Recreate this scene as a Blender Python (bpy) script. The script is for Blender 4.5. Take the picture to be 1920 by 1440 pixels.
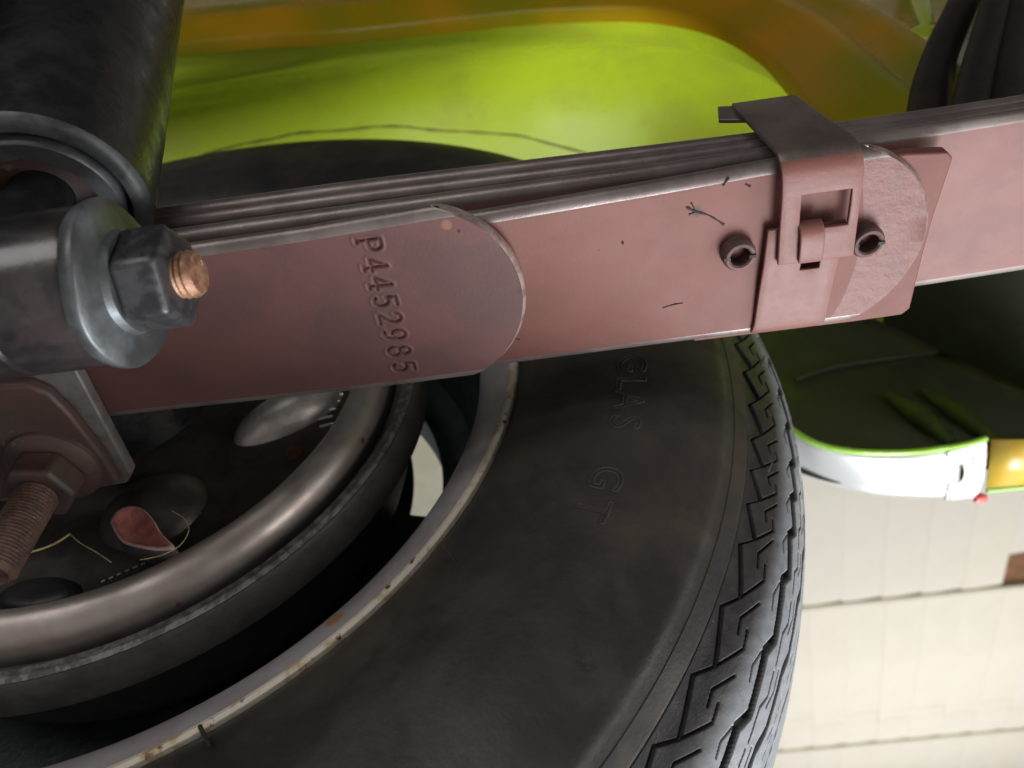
import bpy, bmesh, math, random
import numpy as np
from mathutils import Vector, Matrix
random.seed(4); rng = np.random.default_rng(7)
scene = bpy.context.scene
for o in list(bpy.data.objects): bpy.data.objects.remove(o)

# ------------------------------------------------------------------ camera
# world: wheel axle along Y (outboard +Y), X along the car, Z up, metres
CR = np.array([[0.99101, 0.12936, -0.03417], [0.12096, -0.75712, 0.64198], [-0.05718, 0.64034, 0.76596]])
CC = np.array([0.20787, -0.21587, -0.28321]); FPX = 1442.0
cam_d = bpy.data.cameras.new('camera'); cam = bpy.data.objects.new('camera', cam_d)
scene.collection.objects.link(cam); scene.camera = cam
cam_d.sensor_width = 36; cam_d.lens = FPX / 1920 * 36; cam_d.clip_start = 0.01; cam_d.clip_end = 60
M = Matrix.Identity(4)
for i in range(3):
    M[i][0], M[i][1], M[i][2], M[i][3] = CR[0][i], CR[1][i], -CR[2][i], CC[i]
cam.matrix_world = M
cam_d.dof.use_dof = True; cam_d.dof.focus_distance = 0.245; cam_d.dof.aperture_fstop = 13

# ------------------------------------------------------------------ world, lamps, exposure
world = bpy.data.worlds.new('World'); scene.world = world; world.use_nodes = True
bgn = world.node_tree.nodes['Background']; bgn.inputs[0].default_value = (0.85, 0.92, 1.0, 1); bgn.inputs[1].default_value = 0.04
def area(name, loc, target, size, power, col):
    d = bpy.data.lights.new(name, 'AREA'); d.shape = 'RECTANGLE'; d.size, d.size_y = size; d.energy = power; d.color = col
    o = bpy.data.objects.new(name, d); scene.collection.objects.link(o); o.location = loc
    o.rotation_euler = (Vector(target) - Vector(loc)).to_track_quat('-Z', 'Y').to_euler(); return o
area('daylight_lamp', (0.62, 0.86, -1.28), (0.40, 0.0, 0.1), (0.55, 0.9), 46, (0.95, 0.98, 1.0))
area('close_fill_lamp', (0.84, 0.34, -0.50), (0.36, 0.0, 0.1), (0.5, 0.5), 4.5, (0.96, 0.98, 1.0))  # unseen lamp added close by to brighten the spring and moulding
area('floor_glow_lamp', (0.56, 0.20, -0.95), (0.42, 0.04, 0.3), (0.5, 0.5), 4.0, (0.98, 0.99, 1.0))
area('rear_fill_lamp', (1.15, -0.28, -0.50), (0.36, -0.08, -.05), (0.6, 0.6), 4.0, (1.0, 0.95, 0.91))  # unseen fill added to brighten the rear end of the spring
area('inboard_lamp', (-0.25, -1.45, -0.28), (0.05, 0.0, -0.08), (1.2, 0.6), 8.5, (1.0, 0.97, 0.95))
area('floor_bounce_lamp', (-0.35, -0.60, -1.0), (0.0, 0.0, 0.0), (1.7, 1.3), 2.0, (1.0, 0.93, 0.90))
area('ceiling_wash_lamp', (2.2, 4.6, -0.6), (2.2, 3.9, 2.0), (3.0, 3.0), 112, (1.0, 0.98, 0.94))  # unseen up-light added to brighten the ceiling boards
vs = scene.view_settings; vs.view_transform = 'Standard'; vs.look = 'None'; vs.exposure = 0.0; vs.gamma = 1.0
scene.render.engine = 'CYCLES'

# ------------------------------------------------------------------ helpers
def ray(u, v):
    return np.array([(u - 960) / FPX, -(v - 720) / FPX, 1.0]) @ CR
def at(u, v, ax, val):
    r = ray(u, v); return CC + r * ((val - CC[ax]) / r[ax])
def link(o, parent=None):
    scene.collection.objects.link(o)
    if parent is not None: o.parent = parent
    return o
def mk(name, V, F, mats, parent=None, smooth=True, mi=None, sharp=None):
    me = bpy.data.meshes.new(name); me.from_pydata([tuple(map(float, v)) for v in V], [], [tuple(map(int, f)) for f in F]); 
    for m in (mats if isinstance(mats, (list, tuple)) else [mats]): me.materials.append(m)
    if mi is not None: me.polygons.foreach_set('material_index', np.array(mi, dtype=np.int32))
    me.polygons.foreach_set('use_smooth', [smooth] * len(me.polygons))
    bm = bmesh.new(); bm.from_mesh(me); bmesh.ops.recalc_face_normals(bm, faces=bm.faces); bm.to_mesh(me); bm.free()
    if smooth and sharp: me.set_sharp_from_angle(angle=math.radians(sharp))
    me.update(); return link(bpy.data.objects.new(name, me), parent)
def empty(name, loc=(0, 0, 0)):
    o = bpy.data.objects.new(name, None); o.empty_display_size = .02; o.location = loc
    scene.collection.objects.link(o); return o
def tag(o, label, cat, group=None):
    o['label'] = label; o['category'] = cat
    if group: o['group'] = group
    return o
def basis(axis):
    a = np.array(axis, float); a /= np.linalg.norm(a)
    h = np.array([0, 0, 1.0]) if abs(a[2]) < .8 else np.array([0, 1.0, 0])
    b = np.cross(h, a); b /= np.linalg.norm(b); return a, b, np.cross(a, b)
def lathe_vf(origin, axis, prof, n=64, a0=0, a1=360, closed=False):
    """prof: (t along axis, radius)"""
    a, b, c = basis(axis); o = np.array(origin, float); full = abs(a1 - a0) >= 360
    m = n if full else n + 1; V = []; F = []
    ang = np.radians(np.linspace(a0, a1, n + 1)[:m])
    for th in ang:
        d = b * math.cos(th) + c * math.sin(th)
        for t, r in prof: V.append(o + a * t + d * r)
    k = len(prof)
    for i in range(n):
        j = (i + 1) % m
        for p in range(k if closed else k - 1):
            q = (p + 1) % k; F.append((i * k + p, j * k + p, j * k + q, i * k + q))
    return V, F
def lathe(name, origin, axis, prof, mat, parent, n=64, a0=0, a1=360, closed=False, sharp=40):
    V, F = lathe_vf(origin, axis, prof, n, a0, a1, closed); return mk(name, V, F, mat, parent, True, None, sharp)
def tube_vf(P, r, n=12, base=0):
    P = [np.array(p, float) for p in P]; V = []; F = []; rr = r if hasattr(r, '__len__') else [r] * len(P)
    prev = None
    for i, p in enumerate(P):
        t = P[min(i + 1, len(P) - 1)] - P[max(i - 1, 0)]; t /= np.linalg.norm(t)
        if prev is None: _, b, c = basis(t)
        else:
            b = prev - t * (prev @ t); b /= np.linalg.norm(b); c = np.cross(t, b)
        prev = b
        for k in range(n):
            th = 2 * math.pi * k / n; V.append(p + rr[i] * (b * math.cos(th) + c * math.sin(th)))
    for i in range(len(P) - 1):
        for k in range(n):
            k2 = (k + 1) % n; F.append((base + i * n + k, base + i * n + k2, base + (i + 1) * n + k2, base + (i + 1) * n + k))
    F.append(tuple(base + k for k in range(n))); F.append(tuple(base + (len(P) - 1) * n + k for k in range(n)))
    return V, F
def tube(name, P, r, mat, parent=None, n=12):
    V, F = tube_vf(P, r, n); return mk(name, V, F, mat, parent, True, None, 50)
def smooth_path(P, k=8):
    P = np.array(P, float); out = []
    for i in range(len(P) - 1):
        p0 = P[max(i - 1, 0)]; p1 = P[i]; p2 = P[i + 1]; p3 = P[min(i + 2, len(P) - 1)]
        for s in np.linspace(0, 1, k, endpoint=False):
            out.append(.5 * ((2 * p1) + (-p0 + p2) * s + (2 * p0 - 5 * p1 + 4 * p2 - p3) * s * s + (-p0 + 3 * p1 - 3 * p2 + p3) * s ** 3))
    out.append(P[-1]); return np.array(out)
def bev(o, w, seg=2):
    m = o.modifiers.new('bevel', 'BEVEL'); m.width = w; m.segments = seg; m.limit_method = 'ANGLE'; m.angle_limit = math.radians(35)
    m.harden_normals = False; return o
def box(name, lo, hi, mat, parent=None, bw=0.0):
    x0, y0, z0 = lo; x1, y1, z1 = hi
    V = [(x, y, z) for x in (x0, x1) for y in (y0, y1) for z in (z0, z1)]
    F = [(0, 1, 3, 2), (4, 6, 7, 5), (0, 4, 5, 1), (2, 3, 7, 6), (0, 2, 6, 4), (1, 5, 7, 3)]
    o = mk(name, V, F, mat, parent, bw > 0, None, 60)
    if bw: bev(o, bw)
    return o
def prism(name, poly, axis, lo, hi, mat, parent=None, bw=0.0, seg=2, smooth=True):
    """poly in the two other axes, extruded along axis index"""
    n = len(poly); V = []
    oth = [i for i in range(3) if i != axis]
    for h in (lo, hi):
        for p in poly:
            v = [0, 0, 0]; v[oth[0]], v[oth[1]] = p; v[axis] = h; V.append(v)
    F = [tuple(range(n)), tuple(range(n, 2 * n))] + [(i, (i + 1) % n, n + (i + 1) % n, n + i) for i in range(n)]
    o = mk(name, V, F, mat, parent, smooth, None, 40)
    if bw: bev(o, bw, seg)
    return o

# ------------------------------------------------------------------ materials
def material(name, base, rough=.5, metal=0.0, spec=.5, var=None, vscale=60, vlo=.42, vhi=.62, bump=0.0, bscale=800, specks=None, spscale=700, spth=.72,
             coat=0.0, rvar=.0, spots=(), extra=None, detail=5, mixes=()):
    m = bpy.data.materials.new(name); m.use_nodes = True; nt = m.node_tree; P = nt.nodes['Principled BSDF']
    P.inputs['Roughness'].default_value = rough; P.inputs['Metallic'].default_value = metal
    P.inputs['Specular IOR Level'].default_value = spec; P.inputs['Coat Weight'].default_value = coat; P.inputs['Coat Roughness'].default_value = .15
    tc = nt.nodes.new('ShaderNodeTexCoord'); co = tc.outputs['Object']
    def noise(sc, det=5, ro=.6, dist=0.0):
        n = nt.nodes.new('ShaderNodeTexNoise'); n.inputs['Scale'].default_value = sc; n.inputs['Detail'].default_value = det
        n.inputs['Roughness'].default_value = ro; n.inputs['Distortion'].default_value = dist; nt.links.new(co, n.inputs['Vector']); return n.outputs['Fac']
    def ramp(src, lo, hi, c0=0, c1=1):
        r = nt.nodes.new('ShaderNodeMapRange'); r.inputs[1].default_value = lo; r.inputs[2].default_value = hi
        r.inputs[3].default_value = c0; r.inputs[4].default_value = c1; r.interpolation_type = 'SMOOTHSTEP'; nt.links.new(src, r.inputs[0]); return r.outputs[0]
    def mix(fac, a, b):
        x = nt.nodes.new('ShaderNodeMix'); x.data_type = 'RGBA'
        if fac is not None: nt.links.new(fac, x.inputs[0])
        for s, v in ((x.inputs[6], a), (x.inputs[7], b)):
            if isinstance(v, tuple): s.default_value = (*v, 1)
            else: nt.links.new(v, s)
        return x.outputs[2]
    col = base
    if var is not None: col = mix(ramp(noise(vscale, detail, .62, .3), vlo, vhi), base, var)
    for (c2, sc, lo, hi) in mixes: col = mix(ramp(noise(sc, 6, .65, .4), lo, hi), col, c2)
    if specks is not None: col = mix(ramp(noise(spscale, 3, .5), spth, spth + .05), col, specks)
    for (cen, rad, soft, c2, amt) in spots:
        vm = nt.nodes.new('ShaderNodeVectorMath'); vm.operation = 'DISTANCE'; nt.links.new(co, vm.inputs[0]); vm.inputs[1].default_value = tuple(cen)
        nz = nt.nodes.new('ShaderNodeMath'); nz.operation = 'MULTIPLY_ADD'; nt.links.new(noise(500), nz.inputs[0]); nz.inputs[1].default_value = rad * soft * 1.2
        nt.links.new(vm.outputs['Value'], nz.inputs[2])
        col = mix(ramp(nz.outputs[0], rad, rad * (1 + soft * .9), amt, 0.0), col, c2)
    if isinstance(col, tuple): P.inputs['Base Color'].default_value = (*col, 1)
    else: nt.links.new(col, P.inputs['Base Color'])
    if rvar: nt.links.new(ramp(noise(vscale * 1.7, 5), .3, .7, max(.03, rough - rvar), min(1, rough + rvar)), P.inputs['Roughness'])
    if bump:
        b = nt.nodes.new('ShaderNodeBump'); b.inputs['Strength'].default_value = bump; b.inputs['Distance'].default_value = .0006
        nt.links.new(noise(bscale, 6, .6), b.inputs['Height']); nt.links.new(b.outputs[0], P.inputs['Normal'])
    return m
PRIMER = (.138, .057, .048)
m_leaf = material('red_oxide_paint', PRIMER, .52, spec=.13, var=(.124, .053, .045), vscale=45, bump=.10, bscale=900, specks=(.035, .022, .022), spscale=430, spth=.735, rvar=.03,
    mixes=[((.17, .085, .072), 900, .62, .8), ((.125, .052, .043), 130, .6, .78)],
    spots=[(at(838, 420, 2, -.0797), .0022, .5, (.26, .13, .075), .8), (at(1310, 400, 2, -.0715), .0022, .9, (.05, .035, .035), .9), (at(1340, 418, 2, -.0715), .0015, .9, (.05, .035, .035), .8),
           (at(1362, 338, 2, -.0715), .0012, .9, (.06, .04, .04), .9), (at(1400, 345, 2, -.0715), .0011, .9, (.06, .04, .04), .7), (at(1262, 573, 2, -.0715), .0013, .9, (.04, .03, .03), .9),
           (at(1168, 455, 2, -.0725), .0006, .6, (.04, .02, .02), .9), (at(965, 635, 2, -.0797), .0012, .9, (.03, .02, .02), .9), (at(975, 540, 2, -.0797), .0013, .9, (.04, .02, .02), .7)])
m_tipleaf = material('red_oxide_forged', PRIMER, .48, spec=.3, var=(.118, .052, .045), vscale=60, bump=1.0, bscale=260, specks=(.03, .02, .02), spscale=330, spth=.76)
m_leafA = material('shaded_oxide_paint', (.098, .046, .042), .50, spec=.18, var=(.080, .041, .038), vscale=38, bump=.10, bscale=900, specks=(.03, .02, .02), spscale=430, spth=.735, rvar=.04,  # same primer darkened: shade at the spring's left end put into the colour
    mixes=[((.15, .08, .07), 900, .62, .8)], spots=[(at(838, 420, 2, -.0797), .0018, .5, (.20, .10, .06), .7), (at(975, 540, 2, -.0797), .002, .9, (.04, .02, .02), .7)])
m_leafD = material('lit_oxide_paint', (.165, .082, .073), .48, spec=.2, var=(.145, .073, .066), vscale=50, bump=.08, bscale=900, specks=(.04, .03, .03), spscale=300, spth=.75, rvar=.06)  # same primer made paler: glancing light on the upper leaves put into the colour
m_edge = material('grey_lit_edge_paint', (.160, .132, .123), .35, metal=.35, var=(.120, .093, .086), vscale=50, bump=.12, bscale=1200, specks=(.08, .07, .06), spscale=420, spth=.74, rvar=.06)  # thin paint over steel, greyed further for the cooler light on the edges
m_chip = material('worn_edge', (.30, .235, .21), .4, metal=.3, var=(.19, .125, .108), vscale=200, bump=.15)
m_clip = material('clip_paint', (.142, .058, .049), .45, spec=.22, var=(.138, .057, .048), vscale=120, bump=.18, bscale=800, specks=(.04, .03, .03), spscale=480, spth=.73, rvar=.03)
m_rivet = material('rivet_paint', (.100, .056, .050), .6, spec=.18, var=(.065, .042, .038), vscale=260, bump=.3, bscale=700)
m_clipgrey = material('clip_grey_lit_paint', (.125, .098, .086), .38, metal=.3, var=(.092, .070, .062), vscale=60, bump=.1, bscale=900)  # greyer inboard light on the strap's side, put into its colour
m_liner = material('liner_dark', (.045, .04, .038), .75, spec=.15, var=(.03, .027, .026), vscale=200, bump=.2)
m_black = material('black_paint', (.009, .009, .010), .38, spec=.4, var=(.016, .0155, .016), vscale=70, bump=.35, bscale=350, specks=(.22, .2, .18), spscale=260, spth=.755, rvar=.13)
m_blackgloss = material('black_enamel', (.012, .011, .012), .25, spec=.6, var=(.03, .022, .022), vscale=60, bump=.12, bscale=500, coat=.25, specks=(.35, .2, .12), spscale=200, spth=.78)
m_dust = material('dusty_black_rim', (.060, .064, .065), .45, var=(.028, .028, .030), vscale=110, bump=.3, bscale=600)
m_zinc = material('dull_zinc_steel', (.27, .29, .305), .38, metal=.7, var=(.19, .195, .195), vscale=75, vlo=.36, vhi=.64, bump=.12, bscale=700, specks=(.07, .055, .05), spscale=300, spth=.73, rvar=.10)
m_washer = material('weathered_washer', (.070, .072, .072), .42, metal=.5, var=(.145, .160, .170), vscale=48, vlo=.40, vhi=.66, bump=.25, bscale=420, specks=(.04, .03, .03), spscale=260, spth=.70, rvar=.12)
m_nut = material('dull_nut_steel', (.060, .060, .064), .36, metal=.4, var=(.030, .029, .031), vscale=160, bump=.25, bscale=700, rvar=.1)
m_copper = material('rusty_bolt', (.32, .18, .105), .45, metal=.4, var=(.17, .075, .042), vscale=260, bump=.3, bscale=900, specks=(.85, .6, .4), spscale=320, spth=.66)
m_rust = material('rusted_thread', (.125, .070, .048), .7, var=(.075, .040, .028), vscale=240, bump=.5, bscale=1200, specks=(.22, .14, .09), spscale=500, spth=.68)
m_plate = material('plate_grey', (.165, .152, .138), .5, metal=.2, var=(.115, .102, .092), vscale=130, bump=.12)
m_plate_red = material('plate_red', (.078, .042, .036), .5, var=(.052, .040, .036), vscale=70, bump=.3, bscale=420, specks=(.015, .012, .012), spscale=230, spth=.73, mixes=[((.20, .15, .12), 140, .6, .75)])
m_tyre = material('tyre_rubber', (.0170, .0165, .0165), .52, spec=.45, var=(.048, .040, .032), vscale=24, vlo=.36, vhi=.70, bump=.3, bscale=420, specks=(.20, .20, .19), spscale=260, spth=.785, rvar=.1,
    mixes=[((.060, .039, .026), 27, .60, .80), ((.008, .008, .008), 60, .64, .74)])
m_tread = material('tread_rubber', (.024, .024, .026), .42, spec=.5, var=(.036, .036, .038), vscale=140, bump=.22, bscale=1100, specks=(.26, .26, .27), spscale=420, spth=.74, rvar=.12)
m_letter = material('raised_letter_rubber', (.040, .039, .038), .5, spec=.5, var=(.028, .026, .024), vscale=200)
def add_crown_light(m, c2, c3):  # bluish light on the tread crown, mixed into the rubber colour
    nt = m.node_tree; P = nt.nodes['Principled BSDF']; src = P.inputs['Base Color'].links[0].from_socket
    at_ = nt.nodes.new('ShaderNodeAttribute'); at_.attribute_name = 'crown_light'; tc = nt.nodes.new('ShaderNodeTexCoord')
    nz = nt.nodes.new('ShaderNodeTexNoise'); nz.inputs['Scale'].default_value = 210; nz.inputs['Detail'].default_value = 6; nt.links.new(tc.outputs['Object'], nz.inputs['Vector'])
    cm = nt.nodes.new('ShaderNodeMix'); cm.data_type = 'RGBA'; cm.inputs[6].default_value = (*c2, 1); cm.inputs[7].default_value = (*c3, 1); nt.links.new(nz.outputs['Fac'], cm.inputs[0])
    mu = nt.nodes.new('ShaderNodeMath'); mu.operation = 'MULTIPLY'; rg = nt.nodes.new('ShaderNodeMapRange'); rg.inputs[1].default_value = .12; rg.inputs[2].default_value = .42; nt.links.new(nz.outputs['Fac'], rg.inputs[0])
    nt.links.new(at_.outputs['Fac'], mu.inputs[0]); nt.links.new(rg.outputs[0], mu.inputs[1])
    fm = nt.nodes.new('ShaderNodeMix'); fm.data_type = 'RGBA'; nt.links.new(mu.outputs[0], fm.inputs[0]); nt.links.new(src, fm.inputs[6]); nt.links.new(cm.outputs[2], fm.inputs[7]); nt.links.new(fm.outputs[2], P.inputs['Base Color'])
add_crown_light(m_tread, (.24, .255, .275), (.13, .135, .145))
m_rim = material('silver_rim_paint', (.40, .375, .39), .36, metal=.25, var=(.33, .30, .31), vscale=45, bump=.06, specks=(.05, .045, .04), spscale=230, spth=.775,
    spots=[(at(632, 1168, 1, .006), .0042, .5, (.42, .21, .055), .9)])
m_lip = material('rim_lip_rust', (.62, .57, .47), .5, var=(.42, .30, .14), vscale=130, vlo=.48, vhi=.68, bump=.4, bscale=600, specks=(.16, .055, .02), spscale=190, spth=.63, mixes=[((.13, .05, .02), 75, .66, .74)])
m_barrel = material('black_rim_inside', (.040, .050, .052), .42, spec=.5, var=(.028, .034, .034), vscale=50, bump=.55, bscale=330, rvar=.12)
m_drum = material('cast_drum', (.085, .080, .075), .55, metal=.25, var=(.060, .056, .054), vscale=90, bump=.25, bscale=900, specks=(.17, .15, .14), spscale=430, spth=.745)
m_drumlip = material('drum_machined_lip', (.23, .22, .21), .5, metal=.5, var=(.10, .095, .09), vscale=260, vlo=.38, vhi=.6, bump=.5, bscale=700)
m_back = material('backing_plate_steel', (.50, .45, .415), .42, metal=.75, var=(.46, .39, .355), vscale=55, bump=.10, bscale=800, rvar=.07, specks=(.10, .045, .02), spscale=110, spth=.735,
    spots=[(at(272, 1137, 1, -.002), .0021, .7, (.32, .14, .03), .95), (at(290, 1163, 1, 0.004), .0022, .7, (.28, .12, .03), .95)])
m_back_in = material('backing_plate_dark', (.095, .086, .076), .42, metal=.5, var=(.060, .055, .05), vscale=55, bump=.2, bscale=500, rvar=.1, specks=(.22, .20, .18), spscale=330, spth=.765)
m_boss = material('boss_steel', (.60, .56, .52), .36, metal=.5, var=(.45, .41, .37), vscale=150, bump=.15, specks=(.06, .045, .04), spscale=330, spth=.72)
m_redplug = material('red_plug', (.62, .24, .20), .42, var=(.48, .16, .13), vscale=190, bump=.15, specks=(.1, .04, .03), spscale=420, spth=.72)
m_rubber = material('black_rubber', (.010, .010, .011), .45, var=(.018, .015, .015), vscale=80, bump=.2)
m_hose = material('hose_rubber', (.0065, .0045, .0045), .6, spec=.2, var=(.013, .007, .007), vscale=60, bump=.3, bscale=500)
m_rustdot = material('rust_disc', (.16, .055, .03), .6, var=(.10, .04, .025), vscale=200)
GREEN = (.33, .42, .016)
m_green = material('lime_paint', GREEN, .30, spec=.5, var=(.30, .35, .022), vscale=9, bump=.04, bscale=500, coat=.35, specks=(.09, .10, .02), spscale=120, spth=.78, rvar=.06,
    mixes=[((.26, .23, .04), 11, .60, .85)])
m_panel = material('ochre_reflection_paint', (.42, .20, .004), .30, spec=.2, var=(.19, .18, .003), vscale=7.5, vlo=.30, vhi=.66, bump=.05, rvar=.08, detail=2, specks=(.08, .05, .01), spscale=130, spth=.76)  # green paint with the warm reflection of its surroundings painted in as ochre
m_inner = material('shade_undercoat', (.020, .022, .014), .6, spec=.4, var=(.035, .052, .008), vscale=9, vlo=.52, vhi=.72, bump=.4, bscale=240)  # undercoat, with the shade of the rear cavity put into its dark colour
m_ochre = material('ochre_fender_lip', (.42, .27, .028), .35, var=(.34, .25, .03), vscale=40, bump=.06, coat=.2)
m_chrome = material('chrome_moulding', (.86, .86, .85), .26, metal=.6, var=(.72, .71, .69), vscale=30, vlo=.55, vhi=.75, bump=.06, bscale=300)
m_scuff = material('scuffed_moulding_end', (.55, .53, .51), .36, metal=.75, var=(.30, .28, .27), vscale=170, bump=.5, bscale=260, specks=(.10, .07, .06), spscale=230, spth=.66)
m_limeedge = material('lime_edge', (.22, .42, .03), .25, coat=.4, var=(.28, .5, .08), vscale=60)
m_straw = material('dry_straw', (.55, .45, .20), .6, var=(.35, .26, .11), vscale=300)
m_ceil = material('cream_ceiling_paint', (.83, .795, .71), .7, spec=.2, var=(.80, .765, .68), vscale=2.2, bump=.1, bscale=14, mixes=[((.72, .67, .56), 5, .62, .8)])
m_ceil2 = material('white_ceiling_paint', (.84, .80, .71), .7, spec=.2, var=(.81, .77, .67), vscale=2.4, bump=.1, bscale=14)
m_seam = material('ceiling_batten', (.66, .62, .49), .7, var=(.60, .56, .44), vscale=9)
m_wood = material('bare_brown_board', (.20, .085, .03), .6, var=(.33, .16, .06), vscale=7, vlo=.45, vhi=.7, bump=.2, bscale=30)
m_red = material('red_end_cap', (.62, .10, .09), .3)

# ================================================================== the setting: ceiling
ZC = 2.0
ceil = box('ceiling', (-2.0, -1.0, ZC + .05), (6.0, 9.0, ZC + .09), m_seam); ceil['kind'] = 'structure'
ys = [-.2, 1.75, 3.494, 5.19, 6.95]; bw_ = .205
plank_mesh = {}
def plank(x0, x1, y0, y1, z, mat):
    key = (round(x1 - x0, 3), round(y1 - y0, 3), mat.name)
    if key not in plank_mesh:
        w, l = x1 - x0, y1 - y0
        o = box('plank', (-w / 2, -l / 2, 0), (w / 2, l / 2, .02), mat, None); bev(o, .001, 1); plank_mesh[key] = o
        p = o
    else:
        p = plank_mesh[key].copy(); scene.collection.objects.link(p)
    yc = (y0 + y1) / 2; p.location = ((x0 + x1) / 2 + (yc - 3.35) * .14, yc, z); p.rotation_euler = (0, 0, -math.atan(.14)); p.parent = ceil
for r in range(len(ys) - 1):
    y0, y1 = ys[r] + .012, ys[r + 1] - .012
    off = (.0, .03, .055, .02)[r]
    for k in range(-2, 26):
        x0 = .90 + k * bw_ + off; x1 = x0 + bw_ * .990 - .0005
        if not (.3 < x0 < 4.6): continue
        zz = ZC + .025 + random.uniform(-.0006, .0006)
        mat = m_ceil2 if (k * 7 + r * 3) % 5 == 0 else m_ceil
        brown = r == 1 and 2.30 < (x0 + x1) / 2 < 2.75
        if brown:
            cut = 3.20; plank(x0, x1, y0, cut, zz, m_ceil); plank(x0, x1, cut + .006, y1, zz + .02, m_wood)
        elif r == 2:
            c2 = y1 - (.42 if k % 2 else .30) ; plank(x0, x1, y0, c2, zz, mat); plank(x0, x1, c2 + .004, y1, zz + .004, m_ceil2 if k % 3 else m_ceil)
        else: plank(x0, x1, y0, y1, zz, mat)
for y in ys[1:-1]:
    box('batten', (.3, y - .016, ZC + .014), (4.8, y + .016, ZC + .048), m_seam, ceil, .003)

# ================================================================== car body
body = empty('car_body', (0.3, .1, .3))
bpy.context.view_layer.update()
def child(o):            # keep world coordinates under an offset empty
    o.matrix_parent_inverse = Matrix.Translation(-Vector(o.parent.location)); return o
tag(body, 'lime green car body around the rear wheel, ochre warm reflection painted on its inner panel', 'car body')
YP = -.06
cut_px = [(335, 75), (500, 60), (640, 52), (860, 28), (1000, 14), (1150, 7), (1250, 12), (1350, 35), (1430, 80), (1480, 130), (1530, 190)]
cut = [tuple(at(u, v, 1, YP)[[0, 2]]) for u, v in cut_px]
cut = [(-.42, .46), (-.2, .425)] + cut + [(cut[-1][0] + .001, .060), (cut[-1][0] + .002, .035)]
cut = smooth_path([(x, 0, z) for x, z in cut], 6)[:, [0, 2]]
N = len(cut)
nrm = np.gradient(cut, axis=0); nrm = np.stack([-nrm[:, 1], nrm[:, 0]], 1); nrm /= np.linalg.norm(nrm, axis=1)[:, None]   # outward (up/right)
if nrm[0][1] < 0: nrm = -nrm
# inner panel: rows offset outward from the cut-out, with a rolled lip and pressed beads
rows = [(-.001, .012), (.0, .004), (.003, .001), (.012, -.003), (.022, -.010), (.030, -.012), (.038, -.005), (.046, -.001), (.056, -.006), (.066, -.008), (.076, -.003), (.12, .0), (.22, .004), (.45, .010), (.9, .02)]
V = []; F = []
for off, dy in rows:
    for i in range(N):
        p = cut[i] + nrm[i] * off
        V.append((p[0], YP + dy, p[1]))
for r in range(len(rows) - 1):
    for i in range(N - 1): F.append((r * N + i, r * N + i + 1, (r + 1) * N + i + 1, (r + 1) * N + i))
child(mk('inner_panel', V, F, m_panel, body))['label'] = 'olive inner wheelhouse panel with curved pressed beads, ochre warm reflection painted on it'
# wheelhouse: lofted from the cut-out to the outer quarter panel
def curve_n(P):
    Q = smooth_path([(x, 0, z) for x, z in P], 12)[:, [0, 2]]; d = np.r_[0, np.cumsum(np.hypot(*np.diff(Q, axis=0).T))]; t = np.linspace(0, d[-1], N)
    return np.stack([np.interp(t, d, Q[:, 0]), np.interp(t, d, Q[:, 1])], 1)
big = curve_n([(-.50, .05), (-.46, .20), (-.34, .36), (-.15, .455), (.05, .478), (.22, .478), (.36, .46), (.46, .41), (.53, .31), (.60, .20), (.70, .145), (.85, .125)])
mid = curve_n([(-.46, .20), (-.38, .36), (-.2, .45), (.05, .458), (.22, .45), (.34, .42), (.42, .34), (.46, .24), (.49, .15), (.53, .075)])
lofts = [(YP + .012, cut), (YP + .03, cut + nrm * .012), (-.005, mid), (.05, big), (.12, big), (.20, big * np.array([1, .985])), (.256, big * np.array([1, .955]))]
V = []; F = []
for y, c in lofts:
    for p in c: V.append((p[0], y, p[1]))
for r in range(len(lofts) - 1):
    for i in range(N - 1): F.append((r * N + i, r * N + i + 1, (r + 1) * N + i + 1, (r + 1) * N + i))
mi = [1 if (V[r * N + i][0] > .3 and V[r * N + i][2] < (.17 if r >= 2 else .05)) or (V[r * N + i][0] > .52 and r >= 2) else 0 for r in range(len(lofts) - 1) for i in range(N - 1)]  # low rear faces take the undercoat that has shade in its colour
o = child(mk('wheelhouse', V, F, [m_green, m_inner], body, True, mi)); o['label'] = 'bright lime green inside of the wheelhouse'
sd = o.modifiers.new('sub', 'SUBSURF'); sd.levels = sd.render_levels = 1
from mathutils.bvhtree import BVHTree
bpy.context.view_layer.update(); dg = bpy.context.evaluated_depsgraph_get()
bvh = BVHTree.FromObject(o, dg); mwi = o.matrix_world.inverted()
def on_house(u, v):
    h = bvh.ray_cast(mwi @ Vector(CC), (mwi.to_3x3() @ Vector(ray(u, v))).normalized())
    return np.array(o.matrix_world @ h[0]) if h[0] else None
m_seal = material('seam_sealer', (.15, .145, .016), .6, var=(.21, .22, .02), vscale=120, bump=.3)
for pts, r_ in (([(380, 292), (450, 272), (505, 262), (560, 250), (640, 245), (705, 238), (760, 238), (810, 244), (870, 247), (930, 251), (980, 256), (1040, 272), (1110, 290)], .0013),):
    P = [q for q in (on_house(u, v) for u, v in pts) if q is not None]
    if len(P) > 3: child(tube('seam_sealer', smooth_path(P, 5), [r_ * (1 + .35 * math.sin(i * 1.3) * math.cos(i * .37)) for i in range((len(P) - 1) * 5 + 1)], m_seal, body, 8))
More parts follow.
